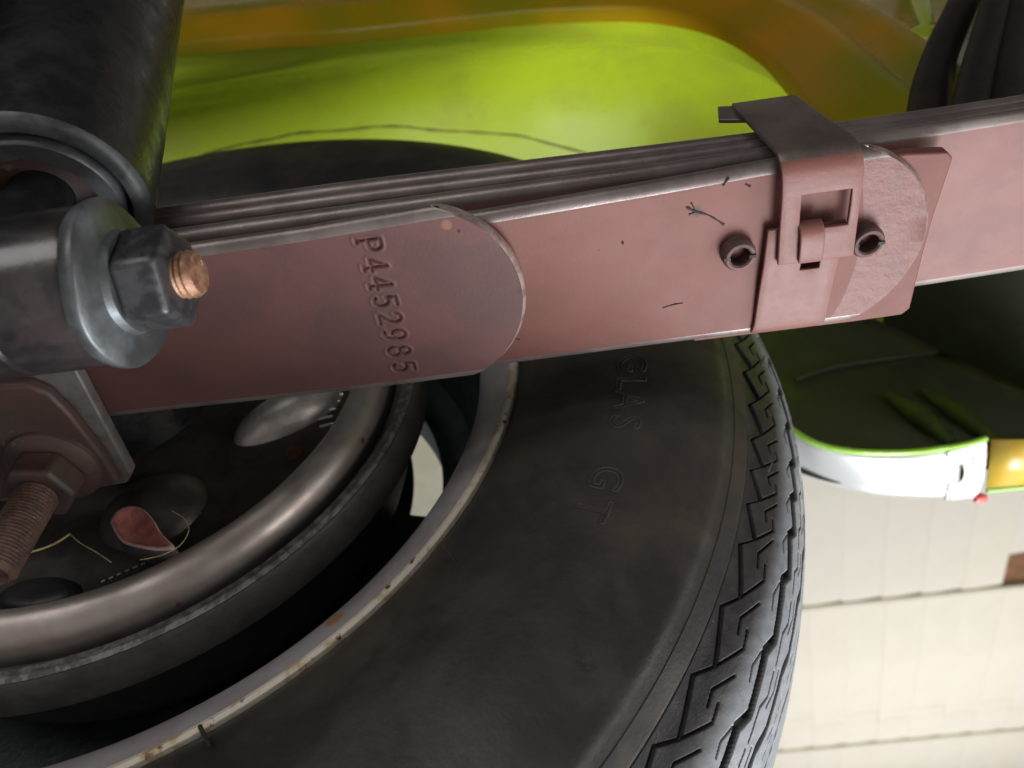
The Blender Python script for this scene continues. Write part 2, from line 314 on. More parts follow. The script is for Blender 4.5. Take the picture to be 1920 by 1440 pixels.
# outer quarter panel with the wheel opening
lip_f = [(1480, 806), (1530, 835), (1600, 850), (1700, 852), (1800, 840), (1850, 826)]
lip_o = [(1497, 890), (1560, 912), (1640, 931), (1740, 937), (1790, 935), (1832, 931)]
YF, YO = .214, .262
LF = [at(u, v, 1, YF) for u, v in lip_f]; LO = [at(u, v, 1, YO) for u, v in lip_o]
arch = [(-.44, .02), (-.37, .12), (-.27, .235), (-.1, .316), (.06, .322), (.18, .270), (.27, .205), (.345, .160)]
edge = [np.array([x, .250, z]) for x, z in arch] + [np.array([p[0], .250, p[2] + .004]) for p in LF[1:]] + [np.array([.66, .250, LF[-1][2] + .012]), np.array([.85, .250, LF[-1][2] + .012]), np.array([1.2, .250, LF[-1][2] + .005])]
E_ = smooth_path(edge, 5); n2 = len(E_)
V = []; F = []
for k, (f_, y) in enumerate(((0, .250), (.25, .264), (.6, .274), (1.0, .268))):
    for p in E_: V.append((p[0] + (p[0] - .05) * .05 * f_, y, p[2] * (1 - f_) + .62 * f_))
for r in range(3):
    for i in range(n2 - 1): F.append((r * n2 + i, r * n2 + i + 1, (r + 1) * n2 + i + 1, (r + 1) * n2 + i))
o = child(mk('quarter_panel', V, F, m_inner, body)); o['label'] = 'undercoated inside of the outer quarter panel, its shade put into the dark colour'
sm = o.modifiers.new('thick', 'SOLIDIFY'); sm.thickness = .0015; sm.offset = 1
# stiffening ribs on the dark panel and a horizontal bead
for (a, b) in (((1665, 742), (1785, 830)), ((1735, 735), (1870, 832))):
    pa, pb = at(*a, 1, .258), at(*b, 1, .251)
    child(tube('panel_rib', [pa, .5 * (pa + pb) + np.array([0, -.003, 0]), pb], [.004, .009, .005], material('rib_green', (.028, .050, .006), .6, var=(.02, .03, .008), vscale=60), body, 10))
child(tube('panel_bead', smooth_path([at(1490, 712, 1, .258), at(1560, 690, 1, .260), at(1700, 668, 1, .262), at(1920, 645, 1, .265)], 6), .0022, m_inner, body, 8))
# rear closing wall far behind so that the cavity is closed
def strip(name, A, B, mat, parent, thick=.0012):
    n = len(A); V = list(A) + list(B); F = [(i, i + 1, n + i + 1, n + i) for i in range(n - 1)]
    o = mk(name, V, F, mat, parent); m = o.modifiers.new('t', 'SOLIDIFY'); m.thickness = thick; m.offset = 0; return o
# painted lip beyond the moulding
a = at(1858, 824, 1, .222); b = at(1850, 915, 1, .258)
A = [a, at(1920, 824, 1, .222), at(1920, 824, 1, .222) + np.array([.4, 0, 0])]; B = [b, at(1920, 908, 1, .258), at(1920, 908, 1, .258) + np.array([.4, 0, 0])]
child(strip('painted_lip', A, B, m_ochre, body))['label'] = 'ochre painted flange of the wheel opening'
child(tube('lip_hem', [p + np.array([0, .002, -.001]) for p in B], .0016, m_limeedge, body, 8))
# pressed stud and bracket on the inner panel
c = at(1733, 78, 1, YP - .002); child(lathe('pressed_stud', c, (0, -1, 0), [(-.004, .014), (.003, .011), (.007, .006), (.008, .0001)], m_green, body, 24))
ph = [at(u, v, 1, YP - .004) for u, v in ((1690, -20), (1716, 40), (1730, 72), (1752, 60), (1740, 10), (1732, -25))]
child(prism('body_bracket', [(p[0], p[2]) for p in ph], 1, YP - .010, YP + .004, m_green, body, .004, 3))
# ---- chrome moulding, own thing
mould = empty('wheel_arch_moulding', tuple(LF[3])); tag(mould, 'bright chrome wheel arch moulding with screw hole in its scuffed end', 'trim')
bpy.context.view_layer.update()
A = smooth_path([LF[0] + (LF[0] - LF[1]) * .8] + LF[:5], 6); B = smooth_path([LO[0] + (LO[0] - LO[1]) * .8] + LO[:5], 6)
n = len(A); V = []; F = []
for s, bulge in ((0, 0.0), (.12, -.0022), (.3, -.003), (.55, -.0034), (.8, -.0025), (.95, 0.0), (1.0, .004)):
    for i in range(n): V.append(A[i] * (1 - s) + B[i] * s + np.array([0, 0, bulge]))
for r in range(6):
    for i in range(n - 1): F.append((r * n + i, r * n + i + 1, (r + 1) * n + i + 1, (r + 1) * n + i))
o = child(mk('chrome_strip', V, F, m_chrome, mould)); m = o.modifiers.new('t', 'SOLIDIFY'); m.thickness = .0012; m.offset = -1
# scuffed end tab with a real screw hole
pa, pb, pc, pd = A[-1], LF[5], LO[5], B[-1]
def bil(s, t): return (pa * (1 - s) + pb * s) * (1 - t) + (pd * (1 - s) + pc * s) * t + np.array([0, 0, -.003 * math.sin(math.pi * min(1, max(0, t)))])
hc = np.array([-.05, .42]); hr = np.array([.22, .18]); ns_ = 32; V = []; F = []
for k in range(ns_):
    th_ = 2 * math.pi * k / ns_; d = np.array([math.cos(th_), math.sin(th_)])
    lim = min([(v) for v in (((1 - hc[0]) / d[0]) if d[0] > 1e-6 else 9, ((-.02 - hc[0] - .45) / d[0]) if d[0] < -1e-6 else 9, ((1 - hc[1]) / d[1]) if d[1] > 1e-6 else 9, ((0 - hc[1]) / d[1]) if d[1] < -1e-6 else 9)])
    inner = hc + d * hr; outer = hc + d * lim
    V += [bil(*inner) + np.array([0, .0, .006]), bil(*inner) + np.array([0, 0, -.0012]), bil(*(inner * .5 + outer * .5)) + np.array([0, 0, -.0012]), bil(*outer) + np.array([0, 0, -.0012]), bil(*outer) + np.array([0, 0, .002])]
for k in range(ns_):
    j = (k + 1) % ns_
    for q in range(4): F.append((k * 5 + q, j * 5 + q, j * 5 + q + 1, k * 5 + q + 1))
child(mk('scuffed_end', V, F, m_scuff, mould, True, None, 40))
hcp = bil(*hc)
child(lathe('screw', hcp + np.array([0, 0, .005]), (0, .25, 1), [(-.002, 0.0001), (-.0025, .002), (-.0015, .0042), (.002, .0046)], m_plate_red, mould, 20))
child(tube('lime_lip', smooth_path([p + np.array([0, -.001, .0012]) for p in ([LF[0] + (LF[0] - LF[1]) * .8] + LF[:6])], 5), .0022, m_limeedge, mould, 8))
child(lathe('end_cap', LO[5] + np.array([.001, .001, -.001]), (1, 0.1, 0), [(-.004, .0002), (-.003, .003), (.001, .0042), (.005, .003), (.0062, .0002)], m_red, mould, 16))
for (u, v, r) in ((1512, 851, .0028), (1691, 874, .0012)):
    child(lathe('pit_mark', at(u, v, 1, .238) + np.array([0, 0, -.0022]), (0, .1, -1), [(-.002, r), (.0004, r), (.0010, r * .6), (.0011, .0001)], m_zinc, mould, 14))

# ================================================================== hoses
hp = [([(1732, 330), (1738, 215), (1748, 150), (1768, 90), (1795, 30), (1822, -30)], .0078, 'leftmost', -.075), ([(1800, 330), (1818, 205), (1833, 130), (1852, 60), (1874, -30)], .0066, 'second', -.085),
      ([(1865, 330), (1876, 200), (1886, 120), (1902, 40), (1918, -40)], .0080, 'third', -.080), ([(1915, 330), (1926, 190), (1936, 100), (1948, 20), (1960, -40)], .0070, 'fourth', -.075)]
hl = ['black rubber hose nearest the curved pressed beads, bending away above the spring', 'black rubber hose between two thicker hoses above the spring, second from the beads', 'thick dark brown rubber hose third from the curved beads of the panel', 'black rubber hose farthest from the curved beads of the panel']
for (pts, r, _, y), lb in zip(hp, hl):
    P = smooth_path([at(u, v, 1, y) for u, v in pts], 6)
    o = tube('rubber_hose', P, r, m_hose, None, 20); tag(o, lb, 'hose', 'black hoses above the leaf spring')

# ================================================================== leaf spring
spring = empty('leaf_spring', (0.2, -.08, -.07)); tag(spring, 'red oxide painted multi leaf spring stamped P4452985 crossing in front of the tyre', 'leaf spring')
bpy.context.view_layer.update()
W = .0635
def strokes(ch):
    def el(cx, cy, rx, ry, a0=0, a1=360, n=18):
        return [(cx + rx * math.cos(math.radians(a)), cy + ry * math.sin(math.radians(a))) for a in np.linspace(a0, a1, n)]
    return {'P': [[(-.1, 0), (.22, 0)], [(.06, 0), (.06, 1), (.55, 1)] + el(.55, .73, .36, .27, 90, -90, 10) + [(.06, .46)]],
            '4': [[(.72, 0), (.72, 1), (.0, .32), (1.0, .32)], [(.55, 0), (.9, 0)]],
            '5': [[(.92, 1), (.22, 1), (.16, .55), (.3, .62)] + el(.5, .33, .4, .32, 100, -140, 14)],
            '2': [el(.48, .72, .4, .28, 165, -20, 12) + [(.75, .45), (.08, .02), (.95, .02)]],
            '9': [el(.48, .68, .4, .31), [(.88, .68), (.84, .4), (.68, .12), (.42, 0), (.15, .08)]],
            '8': [el(.5, .75, .33, .25), el(.5, .26, .42, .27)]}[ch]
def leaf(name, x0, x1, s_arr, zin, zout, yin, t, tip, mats, nb=24, stamp=None, tipx=None):
    """zin/zout/yin/t: (xs, values) tables; tip(v) -> x of the end for v in 0..1"""
    f = lambda tab, x: np.interp(x, tab[0], tab[1])
    vb = np.linspace(0, 1, nb); ring = []
    e = .0034 / W
    for v in vb: ring.append((e + (1 - 2 * e) * v, 0.0, 0))
    for a in np.linspace(-90, 90, 9)[1:-1]: ring.append((1 - e + e * math.cos(math.radians(a)), .5 + .5 * math.sin(math.radians(a)), 1))
    for v in vb[::-1]: ring.append((e + (1 - 2 * e) * v, 1.0, 0))
    for a in np.linspace(90, 270, 9)[1:-1]: ring.append((e + e * math.cos(math.radians(a)), .5 + .5 * math.sin(math.radians(a)), 1))
    k = len(ring); V = []; F = []; mi = []; xend = x0 + (x1 - x0) * s_arr[-1]
    xt = tipx if tipx is not None else x0
    SS = list(s_arr) + [None]
    for s in SS:
        for (v, h, _) in ring:
            xe = tip(v); xs_ = x1 - .0011 if s is None else x0 + (x1 - x0) * s
            if s is None: x = xe
            else:
                xs_ = x0 + (x1 - x0) * s; x = xs_ if xs_ <= xt else xt + (xe - .0010 - xt) * (xs_ - xt) / (x1 - xt)
            tt = f(t, x)
            z = f(zin, x) * (1 - v) + f(zout, x) * v + h * tt
            if s is None: z += .0012 if h < .5 else -.0012 if h > .5 else 0
            if stamp and h == 0: z += stamp(x, f(yin, x) + W * v)
            V.append((x, f(yin, x) + W * v, z))
    S = len(SS)
    for i in range(S - 1):
        for p in range(k):
            q = (p + 1) % k; F.append((i * k + p, i * k + q, (i + 1) * k + q, (i + 1) * k + p))
            mi.append(2 if i == S - 2 else 1 if (ring[p][2] or ring[q][2]) else (3 if len(mats) > 3 and V[i * k + p][0] > .3035 and p < nb else 0))
    b = (S - 1) * k
    for p in range(nb - 1): F.append((b + p, b + p + 1, b + 2 * nb + 7 - 2 - p, b + 2 * nb + 7 - 1 - p)); mi.append(2)
    F.append(tuple(b + nb - 1 + q for q in range(0, 9))); mi.append(2)
    F.append(tuple([b + 2 * nb + 6 + q for q in range(0, 8)] + [b])); mi.append(2)
    F.append(tuple(range(k))); mi.append(0)
    return child(mk(name, V, F, mats, spring, True, mi, 50))
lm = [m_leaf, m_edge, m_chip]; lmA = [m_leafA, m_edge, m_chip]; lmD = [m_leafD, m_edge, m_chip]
# stamp field
SEG = []
for i, ch in enumerate('P4452985'):
    yc = -.1062 + i * .00665
    for pl in strokes(ch):
        for (u0, v0), (u1, v1) in zip(pl[:-1], pl[1:]):
            sl = lambda u, v: (.1540 + v * .0071 + (u + i) * .0000, yc - .0021 + u * .0042)
            SEG.append((*sl(u0, v0), *sl(u1, v1)))
SEG = np.array(SEG)
def stampf(x, y):
    if not (.1515 < x < .1640 and -.110 < y < -.054): return 0.0
    A = SEG[:, :2]; B = SEG[:, 2:]; d = B - A; p = np.array([x, y])
    tt = np.clip(((p - A) * d).sum(1) / ((d * d).sum(1) + 1e-12), 0, 1); q = A + d * tt[:, None]
    m = np.sqrt(((q - p) ** 2).sum(1)).min()
    return .00085 * math.exp(-(m / .00036) ** 2) - .00018 * math.exp(-((m - .0010) / .0004) ** 2)
def tip_round(xa, xb, flat=0.0):
    c = W / 2; sg = xb - xa; Rr = (c * c + sg * sg) / (2 * sg)
    return lambda v: xb - Rr + math.sqrt(max(0, Rr * Rr - ((v - .5) * W) ** 2))
xsA = np.r_[np.linspace(-.15, .14, 24), np.linspace(.14, .150, 6)[1:], np.linspace(.150, .1655, 56)[1:], np.linspace(.1655, .2018, 14)[1:]]
def sA(): return (xsA + .15) / (.2018 + .15)
# leaf A (shortest, stamped)
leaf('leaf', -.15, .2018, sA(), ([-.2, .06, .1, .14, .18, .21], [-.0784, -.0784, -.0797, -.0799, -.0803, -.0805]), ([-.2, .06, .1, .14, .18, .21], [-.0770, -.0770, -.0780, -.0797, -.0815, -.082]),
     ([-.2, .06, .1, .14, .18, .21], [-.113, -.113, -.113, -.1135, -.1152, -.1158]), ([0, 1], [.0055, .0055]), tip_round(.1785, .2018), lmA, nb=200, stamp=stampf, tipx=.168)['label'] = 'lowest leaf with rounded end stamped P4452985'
# leaf B
xsB = np.linspace(0, 1, 70)
leaf('leaf', -.15, .3315, xsB, ([-.2, .19, .22, .25, .28, .34], [-.0752, -.0752, -.0733, -.0712, -.0685, -.0675]), ([-.2, .19, .22, .25, .28, .34], [-.0690, -.0690, -.0690, -.0690, -.0692, -.0690]),
     ([-.2, .19, .25, .28, .34], [-.1085, -.1085, -.1088, -.1090, -.1095]), ([0, 1], [.0060, .0060]), tip_round(.3085, .3315), [m_leaf, m_edge, m_chip, m_tipleaf], nb=40, tipx=.298)['label'] = 'second leaf with rounded end just past the clip'
# liner between B and D at the tip
lp = [np.array([.262, -.1035]), np.array([.300, -.1040]), at(1700, 288, 2, -.0650)[:2], at(1778, 285, 2, -.0650)[:2], at(1787, 296, 2, -.0650)[:2], at(1752, 400, 2, -.0650)[:2], at(1732, 470, 2, -.0650)[:2], at(1706, 578, 2, -.0650)[:2], at(1690, 590, 2, -.0650)[:2], at(1600, 603, 2, -.0650)[:2], at(1300, 640, 2, -.0650)[:2]]
o = child(prism('tip_liner', [tuple(p) for p in lp], 2, -.0652, -.0605, m_leaf, spring, .0006)); o['label'] = 'thin tip liner with slanted end above the second leaf'
# leaves D, E, F
XX = [-.3, .145, .24, .31, .35, .45, .8]
D0 = np.array([-.0600, -.0600, -.0605, -.0578, -.0562, -.051, -.03]); TT = np.array([.0074, .0074, .0070, .0056, .0052, .005, .005]); G = np.array([.0045, .0045, .0018, .0002, .0002, .0002, .0002])
R0 = np.array([0.0, 0, .001, .0032, .0033, .0033, .0033])
for k, (lo, nm) in enumerate(((D0, 'third leaf, running on past the clip'), (D0 + TT + G, 'fourth leaf'), (D0 + 2 * TT + G + .0001, 'main leaf on top of the stack'))):
    yy = -.108 - (.0004, .0, -.0002)[k]
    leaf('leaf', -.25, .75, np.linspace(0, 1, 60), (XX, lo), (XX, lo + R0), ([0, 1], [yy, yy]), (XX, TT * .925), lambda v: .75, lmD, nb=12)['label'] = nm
# dark liner strip between D and E
lz = D0 + TT
V = []; F = []
for x in np.linspace(-.2, .29, 40):
    z0 = np.interp(x, XX, lz) + .0003; z1 = np.interp(x, XX, lz + G) - .0002
    V += [(x, -.1055, z0), (x, -.1055, z1), (x, -.05, z1), (x, -.05, z0)]
for i in range(39):
    for q in range(4): F.append((i * 4 + q, i * 4 + (q + 1) % 4, i * 4 + 4 + (q + 1) % 4, i * 4 + 4 + q))
F += [(0, 1, 2, 3), tuple(156 + q for q in range(4))]
child(mk('zinc_liner', V, F, m_liner, spring, False))

# ---- clip (part of the spring)
def sweep(name, path, xs, mat, parent, thick, hole=None, grey=-1):
    """path: list of (y,z); strap spans x between xs(i)->(xa,xb)"""
    P = np.array(path, float); n = len(P)
    T = np.gradient(P, axis=0); T /= np.linalg.norm(T, axis=1)[:, None]; Nn = np.stack([-T[:, 1], T[:, 0]], 1)
    V = []; F = []; cols = 9
    for i in range(n):
        xa, xb = xs(i)
        for c in range(cols):
            x = xa + (xb - xa) * c / (cols - 1); V.append((x, P[i, 0], P[i, 1]))
    for i in range(n - 1):
        for c in range(cols - 1):
            if hole and hole(i, c): continue
            F.append((i * cols + c, i * cols + c + 1, (i + 1) * cols + c + 1, (i + 1) * cols + c))
    mi = [1 if f[0] // cols < grey else 0 for f in F]
    o = mk(name, V, F, [mat, m_clipgrey], parent, True, mi, 60)
    m = o.modifiers.new('t', 'SOLIDIFY'); m.thickness = thick; m.offset = 0; bev(o, .00035, 2); return child(o)
zb = -.0705     # bottom of leaf B near the clip (inboard)
ztop = -.0325
yi = -.1125
# strap: from above the stack, down the inboard side, round the corner, outboard along the bottom
path = [(yi - .0012, ztop), (yi - .001, -.040), (yi - .0008, -.048), (yi - .0006, -.055), (yi - .0004, -.0610), (yi, -.0650)]
for a in np.linspace(15, 90, 8): path.append((yi + .0062 - .0062 * math.cos(math.radians(a)), -.0675 - .0066 * math.sin(math.radians(a)) + .0004))
y_end = -.0768; z_bot = path[-1][1]
yh0, yh1 = -.1005, -.0885
bot = list(np.linspace(path[-1][0], yh0, 4)[1:]) + list(np.linspace(yh0, yh1, 4)[1:]) + list(np.linspace(yh1, y_end, 5)[1:])
path += [(y, z_bot - .0002) for y in bot]
nb_ = len(path); i_h0 = nb_ - len(bot) + 2; i_h1 = i_h0 + 3
def xs_strap(i):
    t_ = i / (nb_ - 1); xa, xb = .2792 + .0030 * t_, .3029 + .0030 * t_
    if i < 5: xa -= .0030 * (1 - i / 5); xb -= .006 * (1 - i / 5)
    return xa, xb
sweep('clip_strap', path, xs_strap, m_clip, spring, .0016, hole=lambda i, c: i_h0 <= i < i_h1 and 2 <= c <= 6, grey=9)['label'] = 'folded clip strap with a square window'
# lug of the strap standing out behind the stack
lug = [at(1345, 215, 1, -.108), at(1400, 213, 1, -.108), at(1420, 240, 1, -.108), at(1347, 240, 1, -.108)]
child(prism('clip_lug', [(p[0], p[2]) for p in lug], 1, -.111, -.1095, m_clipgrey, spring, .0004))
# base plate wrapping round the outboard edge
y_o = -.0480
pathb = [(-.0885, z_bot + .0022), (-.082, z_bot + .0021), (-.076, z_bot + .0020), (-.0725, z_bot + .0020), (-.068, z_bot + .0022), (-.060, z_bot + .0027), (-.052, z_bot + .0031), (y_o - .002, z_bot + .0034)]
for a in np.linspace(20, 90, 5): pathb.append((y_o - .002 + .0030 * math.sin(math.radians(a)), z_bot + .0064 - .0030 * math.cos(math.radians(a))))
pathb += [(y_o + .001, -.055), (y_o + .001, -.036)]
def xs_base(i):
    t_ = min(1, i / 8); return .2789 - .0018 * t_, .3030 - .0014 * t_
sweep('clip_base', pathb, xs_base, m_clip, spring, .0014, hole=lambda i, c: i == 2 and c in (4, 5))['label'] = 'clip base plate under the strap with a small square hole'
# bent tab coming through the window
tp = [(-.0905, z_bot + .0010), (-.0900, z_bot - .0006), (-.0890, z_bot - .0018), (-.0872, z_bot - .0024), (-.084, z_bot - .0024), (-.0805, z_bot - .0022), (-.0774, z_bot - .0017)]
sweep('clip_tab', tp, lambda i: (.2870 + .0002 * i, .2945 + .0002 * i), m_clip, spring, .0014)['label'] = 'tab bent back through the clip window'
# tubular rivets
for (u, v, zz) in ((1390, 487, -.0712), (1632, 462, -.0708)):
    c = at(u, v, 2, zz - .004); pr = [(-.003, .0054), (.0010, .0054), (.0020, .0052), (.0028, .0046), (.0029, .0038), (.0024, .0033), (-.0030, .0031), (-.0030, .0001)]
    rv = child(lathe('rivet', (c[0], c[1], zz), (0.06, 0.0, -1), pr, m_rivet, spring, 28))
    for sgn in (-1, 1):
        q = child(box('rivet_split', (c[0] + sgn * .0040 - .0012, c[1] - .0005, zz - .0031), (c[0] + sgn * .0040 + .0010, c[1] + .0005, zz - .0022), m_liner, spring))

m_scr = material('bare_scratch', (.035, .026, .026), .9, spec=.05, var=(.06, .038, .036), vscale=900)
for pts in ([(1287, 388), (1303, 396), (1330, 404), (1357, 421)], [(1296, 380), (1303, 396), (1292, 402)], [(1243, 577), (1262, 571), (1280, 568)], [(1355, 348), (1363, 338), (1368, 334)], [(1398, 345), (1406, 349)], [(962, 633), (974, 637)], [(1167, 452), (1168, 458)], [(1497, 425), (1492, 436)]):
    zq = -.0797 if pts[0][0] < 1000 else -.0703
    P = []
    for u, v in pts:
        p = at(u, v, 2, zq); yv = (p[1] + .1088) / W
        if zq > -.078:
            for _ in range(3):
                zl = np.interp(p[0], [.19, .22, .25, .28, .34], [-.0752, -.0733, -.0712, -.0685, -.0675]) * (1 - yv) + -.0690 * yv; p = at(u, v, 2, zl); yv = (p[1] + .1088) / W
        P.append(p)
    child(tube('scratch', smooth_path(P, 4), [random.uniform(.00022, .00055) for _ in range((len(P) - 1) * 4 + 1)], m_scr, spring, 6))

# ================================================================== U-bolt plate and U-bolt
ub = empty('spring_plate', (.0, -.05, -.09)); tag(ub, 'grey and rust red spring plate clamped under the spring beside the shock eye', 'bracket')
bpy.context.view_layer.update()
zP = -.0835
poly = [tuple(at(u, v, 2, zP)[:2]) for u, v in ((140, 690), (247, 890), (238, 906), (128, 926))]
poly += [(-.10, -.021), (-.10, -.079)]
child(prism('plate', poly, 2, zP, zP + .0050, m_plate, ub, .0008)); 
zG = -.0882
pg = [(0, 724), (50, 722), (92, 740), (130, 778), (165, 822), (196, 862), (222, 905), (215, 912), (120, 925)]
pl = [at(u, v, 2, zG)[:2] for u, v in pg]
pl = [(-.08, pl[0][1] - .001)] + [tuple(p) for p in pl] + [(-.08, pl[-1][1])]
o = child(prism('gusset', pl, 2, zG, zP - .0002, m_plate_red, ub, .0034, 4)); o['label'] = 'rust red pressed gusset with thick curved edge'
cb = at(98, 880, 2, zG - .002)
child(lathe('nut_seat', (cb[0], cb[1], zG), (0, 0, -1), [(-.001, .0165), (.0015, .0160), (.0035, .0130), (.0040, .0085)], m_plate_red, ub, 36))
u2 = empty('u_bolt', (cb[0], cb[1], zG - .004)); tag(u2, 'rusty threaded U-bolt end with nut below the spring plate', 'bolt'); bpy.context.view_layer.update()
hexp = [(cb[0] + .0125 * math.cos(math.radians(60 * k + 12)), cb[1] + .0125 * math.sin(math.radians(60 * k + 12))) for k in range(6)]
child(prism('nut', hexp, 2, zG - .0140, zG - .0035, m_plate_red, u2, .0016, 3))
pr = [(.0, .0069)]
t0 = .0
L_ = .034; nth = 26
for k in range(nth):
    pr += [(.008 + k * L_ / nth, .0063), (.008 + (k + .5) * L_ / nth, .0070)]
pr += [(.008 + L_, .0060), (.008 + L_ + .0012, .0052), (.008 + L_ - .002, .0040), (.008 + L_ - .003, .0001)]
child(lathe('threaded_end', (cb[0], cb[1], zG - .0035), (0, 0, -1), pr, m_rust, u2, 32, sharp=80))

# ================================================================== shock absorber
def dpt(u, v, d): return CC + ray(u, v) * d
b0 = dpt(80, 385, .235); b1 = dpt(172, 50, .30); ax = (b1 - b0) / np.linalg.norm(b1 - b0)
shock = empty('shock_absorber', tuple(b0)); tag(shock, 'black shock absorber with dusty dust tube and bolted lower eye', 'shock absorber'); bpy.context.view_layer.update()
rs = .0310
child(lathe('dust_tube', b0, ax, [(.004, .0250), (.0005, .0250), (.0, .0256)], m_dust, shock, 72))
child(lathe('dust_tube_rim', b0, ax, [(.0, .0256), (-.0004, .0270), (-.0004, .0290), (.0004, .0304), (.0018, rs)], m_dust, shock, 72))
pr = [(.0018, rs)] + [(.01 * k + .002, rs - .0001 * (k % 2)) for k in range(1, 30)]
child(lathe('dust_shield', b0, ax, pr, m_black, shock, 72))
child(lathe('damper_body', b0, ax, [(.06, .0236), (.003, .0236), (-.0006, .0232), (-.0014, .0224), (-.0010, .0172), (.0006, .0164), (.006, .0160), (.0075, .012), (.0080, .0001)], m_washer, shock, 64))
child(lathe('damper_bottom', b0, ax, [(.0052, .0171), (.0050, .010), (.0050, .0001)], m_plate_red, shock, 40))
ec = np.array([0, -.1225, -.1130])
child(lathe('mounting_eye', ec, (1, 0, 0), [(-.03, .0205), (.066, .0205), (.0755, .0205), (.0763, .0196), (.0769, .0196), (.0777, .0205), (.0960, .0205), (.0980, .0195), (.0985, .008)], m_blackgloss, shock, 64))
nk = ec + np.array([.055, 0, .012]); tgt = b0 + ax * .008 + np.array([0, 0, 0])
child(tube('eye_neck', [nk, .5 * (nk + tgt), tgt], [.011, .0085, .009], m_black, shock, 20))
wx = .1005
wpr = []
V, F = lathe_vf(ec + np.array([wx, 0, 0]), (1, 0, 0), [(-.0030, .0210), (-.0010, .0217), (.0006, .0218), (.0012, .0214), (.0018, .0180), (.0026, .0135), (.0044, .0128), (.0046, .006)], 72)
V = [np.array(v) for v in V]
for i, v in enumerate(V):
    d = v - ec; a_ = math.atan2(d[2], d[1]); rr = math.hypot(d[1], d[2])
    v[0] += .0007 * math.sin(2 * a_ + .6) * (rr / .0215) ** 2 + .0003 * math.sin(5 * a_) * (rr / .0215) ** 2
child(mk('cup_washer', V, F, m_washer, shock, True, None, 50))['label'] = 'bent galvanized cup washer'
hx = wx + .0046; rh = .0136
hexp = [(ec[1] + rh * math.cos(math.radians(60 * k + 41)), ec[2] + rh * math.sin(math.radians(60 * k + 41))) for k in range(6)]
child(prism('nut', hexp, 0, hx, hx + .0116, m_nut, shock, .0016, 3))
bpr = [(0, .0056)]
for k in range(3): bpr += [(.0105 + k * .0016, .0055), (.0105 + (k + .5) * .0016, .0061)]
bpr += [(.0153, .0059), (.0164, .0052), (.0168, .0030), (.0169, .0001)]
child(lathe('bolt', (hx, ec[1], ec[2]), (1, 0, 0), bpr, m_copper, shock, 32))

# ================================================================== axle
axle = lathe('axle_tube', (0, .004, 0), (0, -1, 0), [(0, .044), (.02, .040), (.03, .038), (.9, .038)], m_black, None, 48)
tag(axle, 'black steel axle tube above the leaf spring', 'axle')

# ================================================================== drum brake
br = empty('drum_brake', (0, .01, 0)); tag(br, 'dark cast drum brake with shiny steel backing plate inside the wheel', 'brake'); bpy.context.view_layer.update()
child(lathe('drum', (0, 0, 0), (0, 1, 0), [(.012, .1325), (.0065, .1325)][:1] + [(.0075, .1425), (.0095, .1438), (.0225, .1455), (.0240, .1440), (.026, .132), (.060, .128), (.074, .122), (.078, .110), (.080, .05)], m_drum, br, 220, sharp=30))
child(lathe('drum_lip', (0, 0, 0), (0, 1, 0), [(.024, .1362), (.0075, .1366), (.0064, .1376), (.0060, .1408), (.0072, .1424)], m_drumlip, br, 220))
ring_ = [tuple(p) for p in smooth_path([(y, 0, r) for y, r in ((.013, .1300), (.0085, .1294), (.0045, .1278), (.0015, .1252), (-.0004, .1222), (-.0010, .1194), (-.0004, .1170), (.0018, .1150), (.0055, .1136), (.0085, .1128))], 4)[:, [0, 2]]]
bp = child(lathe('backing_plate_rim', (0, 0, 0), (0, 1, 0), [(.024, .1290), (.018, .1298)] + ring_, m_back, br, 220)); bp['label'] = 'shiny rolled steel rim of the backing plate'
e_ = ring_[-1]
bp2 = child(lathe('backing_plate', (0, 0, 0), (0, 1, 0), [e_, (.0095, .1110), (.0096, .106), (.0090, .095), (.0090, .060), (.004, .045), (.004, .038)], m_back_in, br, 160)); bp2['label'] = 'dark dished centre of the backing plate'
def dome(name, px0, px1, half, h, yb, mat, parent, n=26, pw=2.0):
    """elongated pressed dome between two pixels on the backing plate, rising towards the camera (-Y)"""
    A = at(*px0, 1, yb); B = at(*px1, 1, yb); c = .5 * (A + B); d = B - A; L = np.linalg.norm(d) / 2; d /= 2 * L; e = np.cross(d, np.array([0, 1.0, 0]))
    V = []; F = []
    R_ = 9
    V.append(c + np.array([0, -h, 0]))
    for r in range(1, R_ + 1):
        q = r / R_
        for k in range(n):
            a = 2 * math.pi * k / n; V.append(c + d * L * q * math.cos(a) + e * half * q * math.sin(a) + np.array([0, -h * (1 - q ** pw) ** .8 + (.0006 if r == R_ else 0), 0]))
    for k in range(n): F.append((0, 1 + k, 1 + (k + 1) % n))
    for r in range(R_ - 1):
        for k in range(n): F.append((1 + r * n + k, 1 + (r + 1) * n + k, 1 + (r + 1) * n + (k + 1) % n, 1 + r * n + (k + 1) % n))
    return child(mk(name, V, F, mat, parent))
dome('pressed_boss', (185, 985), (392, 930), .021, .011, .0092, m_back_in, br)
dome('pressed_boss', (436, 830), (640, 735), .0125, .012, .0090, m_boss, br)['label'] = 'pale pressed boss on the backing plate'
